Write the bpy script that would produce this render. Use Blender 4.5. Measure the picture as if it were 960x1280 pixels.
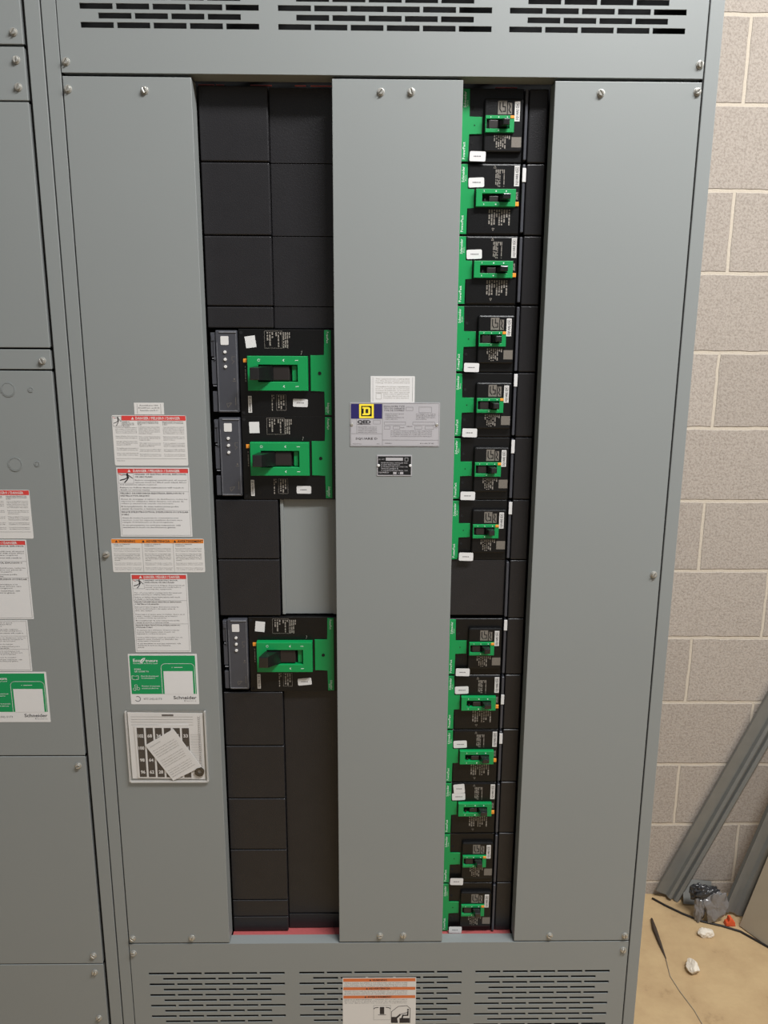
import bpy, bmesh, math, random
from mathutils import Matrix, Vector, noise
random.seed(7)
for o in list(bpy.data.objects): bpy.data.objects.remove(o)
SC = bpy.context.scene
COL = SC.collection

# ------------------------------------------------------------------ camera
def cam_matrix(pitch, yaw, roll):
    R0 = Matrix(((1,0,0),(0,0,1),(0,-1,0)))
    Rx = Matrix(((1,0,0),(0,math.cos(pitch),-math.sin(pitch)),(0,math.sin(pitch),math.cos(pitch))))
    Rz = Matrix(((math.cos(yaw),-math.sin(yaw),0),(math.sin(yaw),math.cos(yaw),0),(0,0,1)))
    Rr = Matrix(((math.cos(roll),-math.sin(roll),0),(math.sin(roll),math.cos(roll),0),(0,0,1)))
    M = Rz @ Rx @ R0 @ Rr                       # columns: image right, image down, forward
    return Matrix((( M[0][0], -M[0][1], -M[0][2]), (M[1][0], -M[1][1], -M[1][2]), (M[2][0], -M[2][1], -M[2][2])))
cd = bpy.data.cameras.new('camera'); cam = bpy.data.objects.new('camera', cd); COL.objects.link(cam)
cd.sensor_fit = 'VERTICAL'; cd.sensor_height = 24; cd.lens = 961/1280*24; cd.clip_start = 0.02
cam.matrix_world = Matrix.Translation((0, -1.34, 1.69)) @ cam_matrix(-0.2167, -0.01438, -0.00508).to_4x4()
SC.camera = cam
# ------------------------------------------------------------------ light
W = bpy.data.worlds.new('room_ambient'); SC.world = W; W.use_nodes = True
_nt = W.node_tree; _bg = _nt.nodes['Background']; _tc = _nt.nodes.new('ShaderNodeTexCoord'); _sp = _nt.nodes.new('ShaderNodeSeparateXYZ')
_nt.links.new(_tc.outputs['Generated'], _sp.inputs[0]); _rp = _nt.nodes.new('ShaderNodeValToRGB'); _mr = _nt.nodes.new('ShaderNodeMapRange')
_mr.inputs['From Min'].default_value = -1; _mr.inputs['From Max'].default_value = 1; _nt.links.new(_sp.outputs[2], _mr.inputs[0]); _nt.links.new(_mr.outputs[0], _rp.inputs[0])
_e = _rp.color_ramp.elements; _e[0].position = .42; _e[0].color = (.07, .062, .055, 1); _e[1].position = .80; _e[1].color = (.56, .58, .60, 1)   # dusty floor below, pale ceiling above
_nt.links.new(_rp.outputs[0], _bg.inputs[0]); _bg.inputs[1].default_value = 0.62
def area(name, loc, target, sx, sy, power, color):
    l = bpy.data.lights.new(name, 'AREA'); l.shape = 'RECTANGLE'; l.size = sx; l.size_y = sy; l.energy = power; l.color = color
    o = bpy.data.objects.new(name, l); COL.objects.link(o); o.location = loc
    o.rotation_euler = (Vector(target)-Vector(loc)).to_track_quat('-Z', 'Y').to_euler()
area('ceiling_light_main', (1.0, -1.30, 3.65), (0.5, -0.1, 1.1), 1.3, 0.14, 112, (0.99, 0.995, 1.0))
area('ceiling_light_right', (2.7, -1.0, 3.3), (1.0, 0.3, 0.8), 1.2, 0.3, 30, (1.0, 0.97, 0.93))
area('room_bounce_low', (0.6, -3.6, 0.9), (0.2, 0, 1.2), 3.0, 1.6, 6, (1.0, 0.93, 0.84))
SC.view_settings.view_transform = 'Standard'; SC.view_settings.look = 'None'
SC.view_settings.gamma = 1; SC.view_settings.use_curve_mapping = False; SC.view_settings.exposure = -0.05

# ------------------------------------------------------------------ materials
def srgb(r, g, b):
    f = lambda c: c/12.92 if c <= 0.04045 else ((c+0.055)/1.055)**2.4
    return (f(r/255), f(g/255), f(b/255), 1)
def mat(name, col, rough=0.5, metal=0.0, var=0.06, scale=60, bump=0.0, bscale=400, spec=0.5):
    m = bpy.data.materials.new(name); m.use_nodes = True; nt = m.node_tree; b = nt.nodes['Principled BSDF']
    b.inputs['Roughness'].default_value = rough; b.inputs['Metallic'].default_value = metal
    b.inputs['Specular IOR Level'].default_value = spec
    tc = nt.nodes.new('ShaderNodeTexCoord')
    n = nt.nodes.new('ShaderNodeTexNoise'); n.inputs['Scale'].default_value = scale; n.inputs['Detail'].default_value = 4
    nt.links.new(tc.outputs['Object'], n.inputs['Vector'])
    mx = nt.nodes.new('ShaderNodeMix'); mx.data_type = 'RGBA'
    mx.inputs[6].default_value = tuple(c*(1-var) for c in col[:3])+(1,)
    mx.inputs[7].default_value = tuple(min(1, c*(1+var)) for c in col[:3])+(1,)
    nt.links.new(n.outputs['Fac'], mx.inputs[0]); nt.links.new(mx.outputs[2], b.inputs['Base Color'])
    if bump:
        n2 = nt.nodes.new('ShaderNodeTexNoise'); n2.inputs['Scale'].default_value = bscale
        nt.links.new(tc.outputs['Object'], n2.inputs['Vector'])
        bp = nt.nodes.new('ShaderNodeBump'); bp.inputs['Strength'].default_value = bump; bp.inputs['Distance'].default_value = 0.001
        nt.links.new(n2.outputs['Fac'], bp.inputs['Height']); nt.links.new(bp.outputs[0], b.inputs['Normal'])
    return m
M = {}
M['grey'] = mat('grey_paint', srgb(133,137,136), 0.42, 0, 0.03, 3.5, 0.12, 900)
M['grey_dark'] = mat('grey_paint_deep', srgb(128,130,128), 0.45, 0, 0.03, 3.5)
M['zinc'] = mat('zinc_screw', srgb(186,184,177), 0.30, 0.6, 0.15, 300)
M['black'] = mat('black_plastic', srgb(13,13,14), 0.33, 0, 0.12, 90, 0.25, 700, spec=0.35)
M['filler'] = mat('blanking_black', srgb(35,34,36), 0.33, 0, 0.14, 30, 0.3, 500, spec=0.4)
M['handle'] = mat('handle_plastic', srgb(20,20,21), 0.24, 0, 0.1, 60, spec=0.75)
M['void'] = mat('shade_and_print_black', srgb(10,10,11), 0.9)  # near-black: shade of unlit depth put into the colour, also black print
M['charcoal'] = mat('charcoal_plastic', srgb(66,67,73), 0.38, 0, 0.08, 120)
M['charcoal2'] = mat('charcoal_edge', srgb(120,121,126), 0.35, 0, 0.08, 120)
M['green'] = mat('green_plastic', srgb(0,142,74), 0.42, 0, 0.04, 40)
M['green_ink'] = mat('green_ink', srgb(0,140,80), 0.55, 0, 0.03, 40)
M['orange_b'] = mat('orange_button', srgb(236,150,50), 0.45)
M['brown'] = mat('brown_black_slide', srgb(36,31,30), 0.4)
M['white'] = mat('white_sticker', srgb(214,213,212), 0.5, 0, 0.02, 60)
M['paper'] = mat('label_paper', srgb(213,211,208), 0.45, 0, 0.02, 60)
M['ink'] = mat('black_ink', srgb(40,38,42), 0.6)
M['ink2'] = mat('grey_ink', srgb(84,82,84), 0.6)
M['print'] = mat('pale_print', srgb(140,134,126), 0.6)
M['printp'] = mat('pale_patch', srgb(112,106,98), 0.6, 0, 0.25, 500)
M['wtext'] = mat('white_print', srgb(215,225,218), 0.5)
M['red'] = mat('red_ink', srgb(208,64,60), 0.5)
M['orange'] = mat('orange_ink', srgb(222,128,40), 0.5)
M['orange2'] = mat('burnt_orange_ink', srgb(206,112,62), 0.5)
M['navy'] = mat('navy_enamel', srgb(36,30,92), 0.45)
M['yellow'] = mat('yellow_enamel', srgb(250,224,60), 0.45)
M['silver'] = mat('silver_plate', srgb(188,186,190), 0.35, 0.25, 0.03, 40)
M['redins'] = mat('red_insulation', srgb(172,84,84), 0.6, 0, 0.15, 150)
M['galv'] = mat('galvanised_steel', srgb(128,128,124), 0.45, 0.35, 0.14, 25)
M['board'] = mat('tan_board', srgb(158,146,126), 0.7, 0, 0.08, 18)
M['cord'] = mat('black_cord', srgb(22,18,18), 0.5)
M['chunk'] = mat('white_plaster', srgb(226,216,200), 0.8, 0, 0.06, 80, 0.5, 200)
M['chunk2'] = mat('tan_plaster', srgb(186,164,130), 0.8, 0, 0.06, 80, 0.5, 200)
M['orange_r'] = mat('orange_plastic', srgb(226,92,50), 0.5)
M['stick'] = mat('dark_stick', srgb(66,54,44), 0.7, 0, 0.3, 120)
M['bag'] = mat('grey_plastic_film', srgb(126,124,124), 0.22, 0.1, 0.25, 30)
M['bagdark'] = mat('dark_plastic_film', srgb(52,52,54), 0.2, 0.1, 0.3, 30)
def clear_mat():
    m = bpy.data.materials.new('clear_vinyl'); m.use_nodes = True; nt = m.node_tree; nt.nodes.clear()
    o = nt.nodes.new('ShaderNodeOutputMaterial'); t = nt.nodes.new('ShaderNodeBsdfTransparent'); t.inputs[0].default_value = (1,1,1,1)
    g = nt.nodes.new('ShaderNodeBsdfGlossy'); g.inputs['Roughness'].default_value = 0.2; g.inputs[0].default_value = (0.9,0.9,0.9,1)
    d = nt.nodes.new('ShaderNodeMixShader'); d.inputs[0].default_value = 0.05
    nt.links.new(t.outputs[0], d.inputs[1]); nt.links.new(g.outputs[0], d.inputs[2]); nt.links.new(d.outputs[0], o.inputs[0]); return m
M['clear'] = clear_mat()
def frost():
    m = bpy.data.materials.new('frosted_weld'); m.use_nodes = True; b = m.node_tree.nodes['Principled BSDF']; b.inputs['Base Color'].default_value = (.75,.74,.72,1); b.inputs['Roughness'].default_value = .3; b.inputs['Alpha'].default_value = .45; return m
M['frost'] = frost()
def wall_mat():
    m = bpy.data.materials.new('painted_block'); m.use_nodes = True; nt = m.node_tree; b = nt.nodes['Principled BSDF']; L = nt.links.new
    b.inputs['Roughness'].default_value = 0.85
    tc = nt.nodes.new('ShaderNodeTexCoord'); sx = nt.nodes.new('ShaderNodeSeparateXYZ'); L(tc.outputs['Object'], sx.inputs[0])
    ax = nt.nodes.new('ShaderNodeMath'); ax.operation = 'ADD'; ax.inputs[1].default_value = 8*0.4064-0.9275+0.2032; L(sx.outputs[0], ax.inputs[0])
    az = nt.nodes.new('ShaderNodeMath'); az.operation = 'ADD'; az.inputs[1].default_value = 4*0.2032-0.2465+0.0; L(sx.outputs[2], az.inputs[0])
    cx = nt.nodes.new('ShaderNodeCombineXYZ'); L(ax.outputs[0], cx.inputs[0]); L(az.outputs[0], cx.inputs[1])
    nz = nt.nodes.new('ShaderNodeTexNoise'); nz.inputs['Scale'].default_value = 22; nz.inputs['Detail'].default_value = 3; L(tc.outputs['Object'], nz.inputs['Vector'])
    sub = nt.nodes.new('ShaderNodeVectorMath'); sub.operation = 'SUBTRACT'; sub.inputs[1].default_value = (.5,.5,.5); L(nz.outputs['Color'], sub.inputs[0])
    scl = nt.nodes.new('ShaderNodeVectorMath'); scl.operation = 'SCALE'; scl.inputs['Scale'].default_value = 0.006; L(sub.outputs[0], scl.inputs[0])
    add = nt.nodes.new('ShaderNodeVectorMath'); add.operation = 'ADD'; L(cx.outputs[0], add.inputs[0]); L(scl.outputs[0], add.inputs[1])
    br = nt.nodes.new('ShaderNodeTexBrick'); br.offset = 0.5; br.offset_frequency = 2; br.squash = 1
    for k, v in (('Scale', 1), ('Brick Width', 0.4064), ('Row Height', 0.2032), ('Mortar Size', 0.0055), ('Mortar Smooth', 0.35), ('Bias', 0)): br.inputs[k].default_value = v
    br.inputs['Color1'].default_value = srgb(168,158,148); br.inputs['Color2'].default_value = srgb(176,166,156); br.inputs['Mortar'].default_value = srgb(198,187,172)
    L(add.outputs[0], br.inputs['Vector'])
    n1 = nt.nodes.new('ShaderNodeTexNoise'); n1.inputs['Scale'].default_value = 170; n1.inputs['Detail'].default_value = 5; n1.inputs['Roughness'].default_value = .7; L(tc.outputs['Object'], n1.inputs['Vector'])
    cr = nt.nodes.new('ShaderNodeValToRGB'); cr.color_ramp.elements[0].position = .33; cr.color_ramp.elements[0].color = (.62,.60,.58,1); cr.color_ramp.elements[1].position = .56; cr.color_ramp.elements[1].color = (1.04,1.04,1.04,1); L(n1.outputs['Fac'], cr.inputs[0])
    mm = nt.nodes.new('ShaderNodeMix'); mm.data_type = 'RGBA'; mm.blend_type = 'MULTIPLY'; mm.inputs[0].default_value = 0.8; L(br.outputs['Color'], mm.inputs[6]); L(cr.outputs[0], mm.inputs[7])
    gt = nt.nodes.new('ShaderNodeMath'); gt.operation = 'GREATER_THAN'; gt.inputs[1].default_value = .07; L(sx.outputs[2], gt.inputs[0])
    mf = nt.nodes.new('ShaderNodeMath'); mf.operation = 'MULTIPLY'; L(br.outputs['Fac'], mf.inputs[0]); L(gt.outputs[0], mf.inputs[1])
    mo = nt.nodes.new('ShaderNodeMix'); mo.data_type = 'RGBA'; L(mf.outputs[0], mo.inputs[0]); L(mm.outputs[2], mo.inputs[6]); mo.inputs[7].default_value = srgb(198,187,171)
    L(mo.outputs[2], b.inputs['Base Color'])
    h = nt.nodes.new('ShaderNodeMath'); h.operation = 'MULTIPLY_ADD'; h.inputs[1].default_value = -2.0; L(br.outputs['Fac'], h.inputs[0]); L(n1.outputs['Fac'], h.inputs[2])
    bp = nt.nodes.new('ShaderNodeBump'); bp.inputs['Strength'].default_value = .7; bp.inputs['Distance'].default_value = .0025; L(h.outputs[0], bp.inputs['Height']); L(bp.outputs[0], b.inputs['Normal'])
    return m
def floor_mat():
    m = bpy.data.materials.new('dusty_concrete'); m.use_nodes = True; nt = m.node_tree; b = nt.nodes['Principled BSDF']; L = nt.links.new
    b.inputs['Roughness'].default_value = 0.8
    tc = nt.nodes.new('ShaderNodeTexCoord')
    n1 = nt.nodes.new('ShaderNodeTexNoise'); n1.inputs['Scale'].default_value = 9; n1.inputs['Detail'].default_value = 8; n1.inputs['Roughness'].default_value = .62; L(tc.outputs['Object'], n1.inputs['Vector'])
    cr = nt.nodes.new('ShaderNodeValToRGB'); e = cr.color_ramp.elements; e[0].position = .27; e[0].color = srgb(140,114,80); e[1].position = .62; e[1].color = srgb(190,163,122)
    x = e.new(.38); x.color = srgb(179,151,112); L(n1.outputs['Fac'], cr.inputs[0]); L(cr.outputs[0], b.inputs['Base Color'])
    n2 = nt.nodes.new('ShaderNodeTexNoise'); n2.inputs['Scale'].default_value = 60; n2.inputs['Detail'].default_value = 6; L(tc.outputs['Object'], n2.inputs['Vector'])
    bp = nt.nodes.new('ShaderNodeBump'); bp.inputs['Strength'].default_value = .3; bp.inputs['Distance'].default_value = .004; L(n2.outputs['Fac'], bp.inputs['Height']); L(bp.outputs[0], b.inputs['Normal'])
    return m
M['wall'] = wall_mat(); M['floor'] = floor_mat()

# ------------------------------------------------------------------ mesh helpers (millimetres in, metres out)
ORG = {}                                                     # object -> world origin its vertices are relative to
class MB:
    def __init__(s): s.bm = bmesh.new()
    def box(s, x0, x1, y0, y1, z0, z1, bev=0.0):
        r = bmesh.ops.create_cube(s.bm, size=1)['verts']
        for v in r: v.co = Vector(((x0+x1)/2+v.co.x*(x1-x0), (y0+y1)/2+v.co.y*(y1-y0), (z0+z1)/2+v.co.z*(z1-z0)))/1000
        if bev:
            ed = list({e for v in r for e in v.link_edges})
            bmesh.ops.bevel(s.bm, geom=ed, offset=bev/1000, segments=3, affect='EDGES', profile=.5)
        return s
    def prism(s, pts, y0, y1, bev=0):                        # outline in x,z pushed from y0 to y1
        if sum(a[0]*b[1]-b[0]*a[1] for a, b in zip(pts, pts[1:]+pts[:1])) < 0: pts = pts[::-1]
        n = len(pts); a = [s.bm.verts.new((x/1000, y0/1000, z/1000)) for x, z in pts]; b = [s.bm.verts.new((x/1000, y1/1000, z/1000)) for x, z in pts]
        f1 = s.bm.faces.new(a); s.bm.faces.new(b[::-1])
        for i in range(n): s.bm.faces.new((a[i], b[i], b[(i+1)%n], a[(i+1)%n]))
        if bev: bmesh.ops.bevel(s.bm, geom=list(f1.edges), offset=bev/1000, segments=2, affect='EDGES', profile=.5)
        return s
    def disc(s, x, z, r, y0, y1, n=20, bev=0): return s.prism([(x+r*math.cos(6.28318*i/n), z+r*math.sin(6.28318*i/n)) for i in range(n)], y0, y1, bev)
    def quad(s, x0, x1, z0, z1, y, rot=0):
        cx, cz = (x0+x1)/2, (z0+z1)/2; c, q = math.cos(rot), math.sin(rot)
        vs = [s.bm.verts.new(((cx+(x-cx)*c-(z-cz)*q)/1000, y/1000, (cz+(x-cx)*q+(z-cz)*c)/1000)) for x, z in ((x0,z0),(x1,z0),(x1,z1),(x0,z1))]
        s.bm.faces.new(vs); return s
    def poly(s, pts, y):
        s.bm.faces.new([s.bm.verts.new((x/1000, y/1000, z/1000)) for x, z in pts]); return s
    def line(s, pts, w, y, closed=False):                    # flat printed stroke
        P = [Vector(p) for p in pts]
        if closed: P.append(P[0])
        for a, b in zip(P, P[1:]):
            d = (b-a); 
            if d.length == 0: continue
            d.normalize(); n = Vector((-d.y, d.x))*w/2; e = d*w*0.35
            s.bm.faces.new([s.bm.verts.new((p.x/1000, y/1000, p.y/1000)) for p in (a-e-n, b+e-n, b+e+n, a-e+n)])
        return s
    def tube(s, pts, r, n=8, squash=1):                      # pts in mm, 3-D
        rings = []; P = [Vector(p) for p in pts]
        for i, p in enumerate(P):
            d = (P[min(i+1, len(P)-1)]-P[max(i-1, 0)]).normalized(); u = d.cross(Vector((0,0,1)));
            if u.length < 1e-3: u = d.cross(Vector((0,1,0)))
            u.normalize(); v = d.cross(u); rr = r[i] if isinstance(r, (list, tuple)) else r
            rings.append([s.bm.verts.new((p+u*rr*math.cos(6.28318*k/n)+v*rr*squash*math.sin(6.28318*k/n))/1000) for k in range(n)])
        for a, b in zip(rings, rings[1:]):
            for k in range(n): s.bm.faces.new((a[k], a[(k+1)%n], b[(k+1)%n], b[k]))
        s.bm.faces.new(rings[0][::-1]); s.bm.faces.new(rings[-1]); return s
    def build(s, name, m, parent=None, smooth=False, **tags):
        org = ORG.get(parent, Vector((0,0,0)))
        if parent is None and 'org' in tags: org = Vector(tags.pop('org'))/1000
        bmesh.ops.translate(s.bm, vec=-org, verts=s.bm.verts)
        bmesh.ops.recalc_face_normals(s.bm, faces=s.bm.faces) if not tags.pop('flat', False) else None
        me = bpy.data.meshes.new(name); s.bm.to_mesh(me); s.bm.free()
        for mm in (m if isinstance(m, (list, tuple)) else [m]): me.materials.append(mm)
        if smooth:
            for p in me.polygons: p.use_smooth = True
        o = bpy.data.objects.new(name, me); COL.objects.link(o); o.parent = parent
        if parent is None: o.location = org
        ORG[o] = org
        for k, v in tags.items(): o[k] = v
        return o
def thing(name, loc, label, cat, group=None):
    o = bpy.data.objects.new(name, None); COL.objects.link(o); o.location = Vector(loc)/1000; o.empty_display_size = .05
    o['label'] = label; o['category'] = cat
    if group: o['group'] = group
    ORG[o] = Vector(loc)/1000; return o
def kids(o): return [c for c in COL.objects if c.parent == o]
def copy_tree(o, parent=None):
    c = o.copy(); COL.objects.link(c); c.parent = parent
    for ch in kids(o): copy_tree(ch, c)
    return c

# text: collected, converted to meshes in one go at the end
TEXTS = []
class Txt:
    """all the lettering of one colour on one part: add lines, they become one mesh"""
    def __init__(s, name, m, parent, y): s.name, s.m, s.parent, s.y, s.lines = name, m, parent, y, []; TEXTS.append(s)
    def add(s, t, x, z, h, w=None, rot=0, bold=0.0, align='L'): s.lines.append((t, x, z, h, w, rot, bold, align)); return s
    def para(s, lines, x, z, pitch, h, w, bold=0.0):
        for i, l in enumerate(lines):
            if l: s.add(l, x, z-i*pitch, h, (w if len(l) > 0.72*max(len(q) for q in lines) else w*len(l)/max(len(q) for q in lines)), 0, bold)
        return s
def flush_texts():
    tmp = []
    for t in TEXTS:
        for (s, x, z, h, w, rot, bold, al) in t.lines:
            c = bpy.data.curves.new('tmp', 'FONT'); c.body = s; c.size = 1; c.offset = bold; c.resolution_u = 1 if h < 5 else 3
            o = bpy.data.objects.new('tmp', c); COL.objects.link(o); tmp.append(o)
    bpy.context.view_layer.update(); dg = bpy.context.evaluated_depsgraph_get(); i = 0; made = []
    for t in TEXTS:
        mb = MB()
        for (s, x, z, h, w, rot, bold, al) in t.lines:
            me = bpy.data.meshes.new_from_object(tmp[i].evaluated_get(dg)); i += 1
            if not me.vertices: continue
            xs = [v.co.x for v in me.vertices]; x0, x1 = min(xs), max(xs)
            k = h/0.72; kx = (w/(x1-x0)) if w else k
            off = {'L': 0, 'C': -(x1-x0)*kx/2, 'R': -(x1-x0)*kx}[al]
            c, q = math.cos(rot), math.sin(rot)
            for v in me.vertices:
                a = (v.co.x-x0)*kx+off; b = v.co.y*k
                v.co = ((x+a*c-b*q)/1000, t.y/1000, (z+a*q+b*c)/1000)
            mb.bm.from_mesh(me); bpy.data.meshes.remove(me)
        made.append((mb, t))
    for o in tmp:
        c = o.data; bpy.data.objects.remove(o); bpy.data.curves.remove(c)
    for mb, t in made: mb.build(t.name, t.m, t.parent, flat=True)

# ------------------------------------------------------------------ room
def struct(o): o['kind'] = 'structure'; return o
struct(MB().box(-3500, 4500, -5000, 754, -60, 0).build('floor', M['floor']))
struct(MB().box(-3500, 4500, 754, 860, -60, 3800).build('wall_back', M['wall']))

# ------------------------------------------------------------------ switchboard section with the breakers
def screw(x, z, y, parent, ang):
    mb = MB(); mb.disc(x, z, 6.2, y-1.3, y, 20, .4)
    for s in (1, -1):
        pts = []
        for i in range(7):
            a = math.pi*i/6; px, pz = 4.6*math.cos(a), max(0.85, 4.6*math.sin(a)); pts.append((px, pz*s))
        c, q = math.cos(ang), math.sin(ang)
        mb.prism([(x+a*c-b*q, z+a*q+b*c) for a, b in pts], y-5.2, y-1.3, .7)
    mb.disc(x, z, 4.4, y-2.4, y-1.2, 16)
    return mb.build('screw', M['zinc'], parent)
def panel_with_slots(x0, x1, z0, z1, slots, y0, y1):
    """sheet with real slots cut through it; slots = list of (xa, xb, za, zb)"""
    xs = sorted({x0, x1} | {round(v, 2) for s in slots for v in s[:2]}); zs = sorted({z0, z1} | {round(v, 2) for s in slots for v in s[2:]})
    mb = MB(); bm = mb.bm; grid = {}
    def vert(i, j):
        if (i, j) not in grid: grid[i, j] = bm.verts.new((xs[i]/1000, y0/1000, zs[j]/1000))
        return grid[i, j]
    rows = {}
    for s in slots: rows.setdefault((round(s[2], 2), round(s[3], 2)), []).append((round(s[0], 2), round(s[1], 2)))
    for j in range(len(zs)-1):
        r = rows.get((zs[j], zs[j+1]), [])
        for i in range(len(xs)-1):
            c = (xs[i]+xs[i+1])/2
            if any(a < c < b for a, b in r): continue
            bm.faces.new((vert(i, j), vert(i+1, j), vert(i+1, j+1), vert(i, j+1)))
    ext = bmesh.ops.extrude_face_region(bm, geom=list(bm.faces))
    bmesh.ops.translate(bm, vec=(0, (y1-y0)/1000, 0), verts=[v for v in ext['geom'] if isinstance(v, bmesh.types.BMVert)])
    return mb
def slot_rows(ztop, pitch, n, height, first5):
    out = []
    for k in range(n):
        z = ztop-k*pitch; full = (k % 2 == 0) == first5
        for gx, cnt in ((-457.6, 5), (-150.0, 6), (212.3, 5)):
            c = cnt if full else cnt-1; off = 0 if full else 28.3
            for i in range(c): out.append((gx+off+i*56.6+random.uniform(0, .01), gx+off+i*56.6+51.4, z-height/2, z+height/2))
    return out
sb = thing('switchboard', (16, 300, 0), 'wide grey steel switchboard section with two black recesses of breakers beside the block wall', 'electrical cabinet')
Z0, Z1, ZT, ZB = 60, 2330, 2104.0, 496.5
# posts, sides, interior shade sheet
MB().box(-517, -494.5, 0.8, 40, 0, Z1, .8).build('corner_post', M['grey'], sb)
MB().box(527, 550.2, 0.8, 40, 0, Z1, 1.5).build('corner_post', M['grey'], sb)
MB().box(-517, -515, 40, 610, 0, Z1).box(548, 550.2, 40, 610, 0, Z1).box(-515, 548, 605, 610, 0, Z1).build('side_sheet', M['grey'], sb)
MB().box(-515, 548, 40, 600, Z1-3, Z1).box(-494, 527, 41, 600, 0, 20).build('end_sheet', M['grey'], sb)
MB().box(-494, 527, 62, 70, Z0, Z1).box(-494, -492, 3, 62, Z0, Z1).box(524.8, 526.8, 3, 62, Z0, Z1).build('gap_shade_sheet', M['void'], sb)  # black sheet added so the gaps read as unlit interior
# vent panels
tp = panel_with_slots(-492.5, 524.3, ZT, Z1-20, slot_rows(2171.8, -13.25, 9, 8.2, True), 0, 1.8)
tp.box(-492, 524, 1.8, 36, ZT, ZT+1.8).box(-492.5, -491, 1.8, 14, ZT, Z1-20).box(522.8, 524.3, 1.8, 14, ZT, Z1-20)
tp = tp.build('top_vent_panel', M['grey'], sb)
bp = panel_with_slots(-492.5, 524.3, 70, ZB, slot_rows(425.6, 13.05, 22, 5.6, True), 0, 1.8)
bp.box(-492, 524, 1.8, 24, ZB-1.8, ZB).box(-492.5, -491, 1.8, 14, 70, ZB).box(522.8, 524.3, 1.8, 14, 70, ZB)
bp = bp.build('bottom_vent_panel', M['grey'], sb)
for a, b in ((Z0, ZB-30), (ZT+20, Z1-20)): MB().box(-494, 527, 50, 52, a, b).build('vent_shade_sheet', M['void'], sb)  # dark sheets painting the shade seen through the slots
MB().box(-490, 523, -1, 0.8, 20, 66).build('base_channel', M['grey_dark'], sb)
# covers: pans with returned edges
def cover(x0, x1):
    mb = MB(); mb.prism([(x0, 499.5), (x1, 499.5), (x1, 2098.8), (x0, 2098.8)], 0, 2.0, 1.0)
    mb.box(x0, x0+1.6, 1.5, 32, 499.5, 2098.8).box(x1-1.6, x1, 1.5, 32, 499.5, 2098.8)
    mb.box(x0, x1, 1.5, 20, 2097.2, 2098.8).box(x0, x1, 1.5, 20, 499.5, 501.1)
    return mb.build('cover_panel', M['grey'], sb)
cl, cm, cr = cover(-492.3, -289.6), cover(-67.0, 142.0), cover(288.8, 524.2)
sa = iter([.9, 1.6, 1.1, 2.0, .4, 2.4, 1.2, .8, 1.9, .2, 1.4, 2.2, .6, 1.0, 2.6, 1.7, .3, 1.3]*3)
for x, z in ((-484.6, 2119.5), (518, 2124)): screw(x, z, 0, tp, next(sa))
for x, z in ((-484.6, 2080), (-363.7, 2079), (-479.8, 1316), (-484.6, 511.2), (-365.2, 511.7)): screw(x, z, 0, cl, next(sa))
for x, z in ((10.8, 2080), (59.2, 2080.5), (15.5, 514.8), (62.7, 514.5)): screw(x, z, 0, cm, next(sa))
for x, z in ((362.6, 2081), (517.6, 2084.6), (512.3, 1279.3), (361.2, 512.5), (515.2, 511.5)): screw(x, z, 0, cr, next(sa))
for x, z in ((-485, 476.5), (514.4, 477)): screw(x, z, 0, bp, next(sa))
# red insulating sheet showing at both ends of the recesses
MB().box(-288, 287, 24.5, 56, 491.5, 493.0).build('insulating_sheet', M['redins'], sb)
for a, b in ((-288, -262), (-259, -246), (-203, -168), (-130, -112), (-104, -68), (200, 236)): MB().box(a, b, 45, 48, 2101, 2102.2).build('insulating_tab', M['redins'], sb)
# blanking plates
def blank(x0, x1, z0, z1, y, m='filler', bev=2.2):
    return MB().box(x0, x1, y, y+16, z0+.6, z1-1.0, bev).build('blanking_plate', M[m], sb)
MOD = 114.62; RB = [2098.6-MOD*k for k in range(15)]
for z1, z0 in ((2099, 1982.6), (1982.6, 1866.6), (1866.6, 1750.4), (1750.4, 1713.2), (1410.2, 1297), (1297, 1185.8), (1031.8, 917.6), (917.6, 802.6), (802.6, 687), (687, 569.6), (569.6, 530), (530, 495)):
    blank(-288, -174, z0, z1, 36)
for z1, z0 in ((2099, 1982.6), (1982.6, 1866.6), (1866.6, 1750.4), (1750.4, 1713.2)): blank(-173, -60, z0+.2, z1+.6, 47, bev=.4)
MB().box(-171, -60, 47, 50, 1187, 1409).box(-171, -165, 42, 47, 1187, 1409, .8).box(-75, -60, 43, 47, 1187, 1409, .8).build('cover_plate', M['grey'], sb)
blank(-173, -60, 529, 1030, 47, bev=.6); blank(-173, -60, 494, 528.4, 45.5, bev=.6)
for k in range(14): blank(255.2, 286.8, RB[k+1], RB[k], 36)
blank(136, 247, 1186.2, 1298, 37)
for k in range(14): MB().box(247.8, 252.8, 31, 52, RB[k+1]+2+random.uniform(0, 3), RB[k]-3, 1.2).build('rail_segment', M['charcoal'], sb)

# ------------------------------------------------------------------ neighbouring section on the left
nb = thing('switchboard', (-1000, 300, 0), 'grey switchboard section of stacked plain panels cut off by the left edge', 'electrical cabinet')
MB().box(-543, -519.5, 0.8, 40, 0, Z1, .8).build('corner_post', M['grey'], nb)
MB().box(-1484, -1461, 0.8, 40, 0, Z1, .8).build('corner_post', M['grey'], nb)
MB().box(-521, -519.5, 40, 610, 0, Z1).box(-1484, -1482, 40, 610, 0, Z1).box(-1482, -521, 605, 610, 0, Z1).box(-1482, -521, 40, 605, Z1-3, Z1).build('side_sheet', M['grey'], nb)
MB().box(-1460, -543.5, 30, 34, Z0, Z1).box(-545.2, -543.6, 3, 30, Z0, Z1).build('gap_shade_sheet', M['void'], nb)  # black sheet again, its colour standing for shade behind the panel gaps
LP = [(2143.5, 2310), (2062.8, 2140), (1679, 2060.5), (1642.8, 1676), (918.5, 1640.2), (452, 916), (280, 449.5), (70, 277.5)]
ps = []
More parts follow.
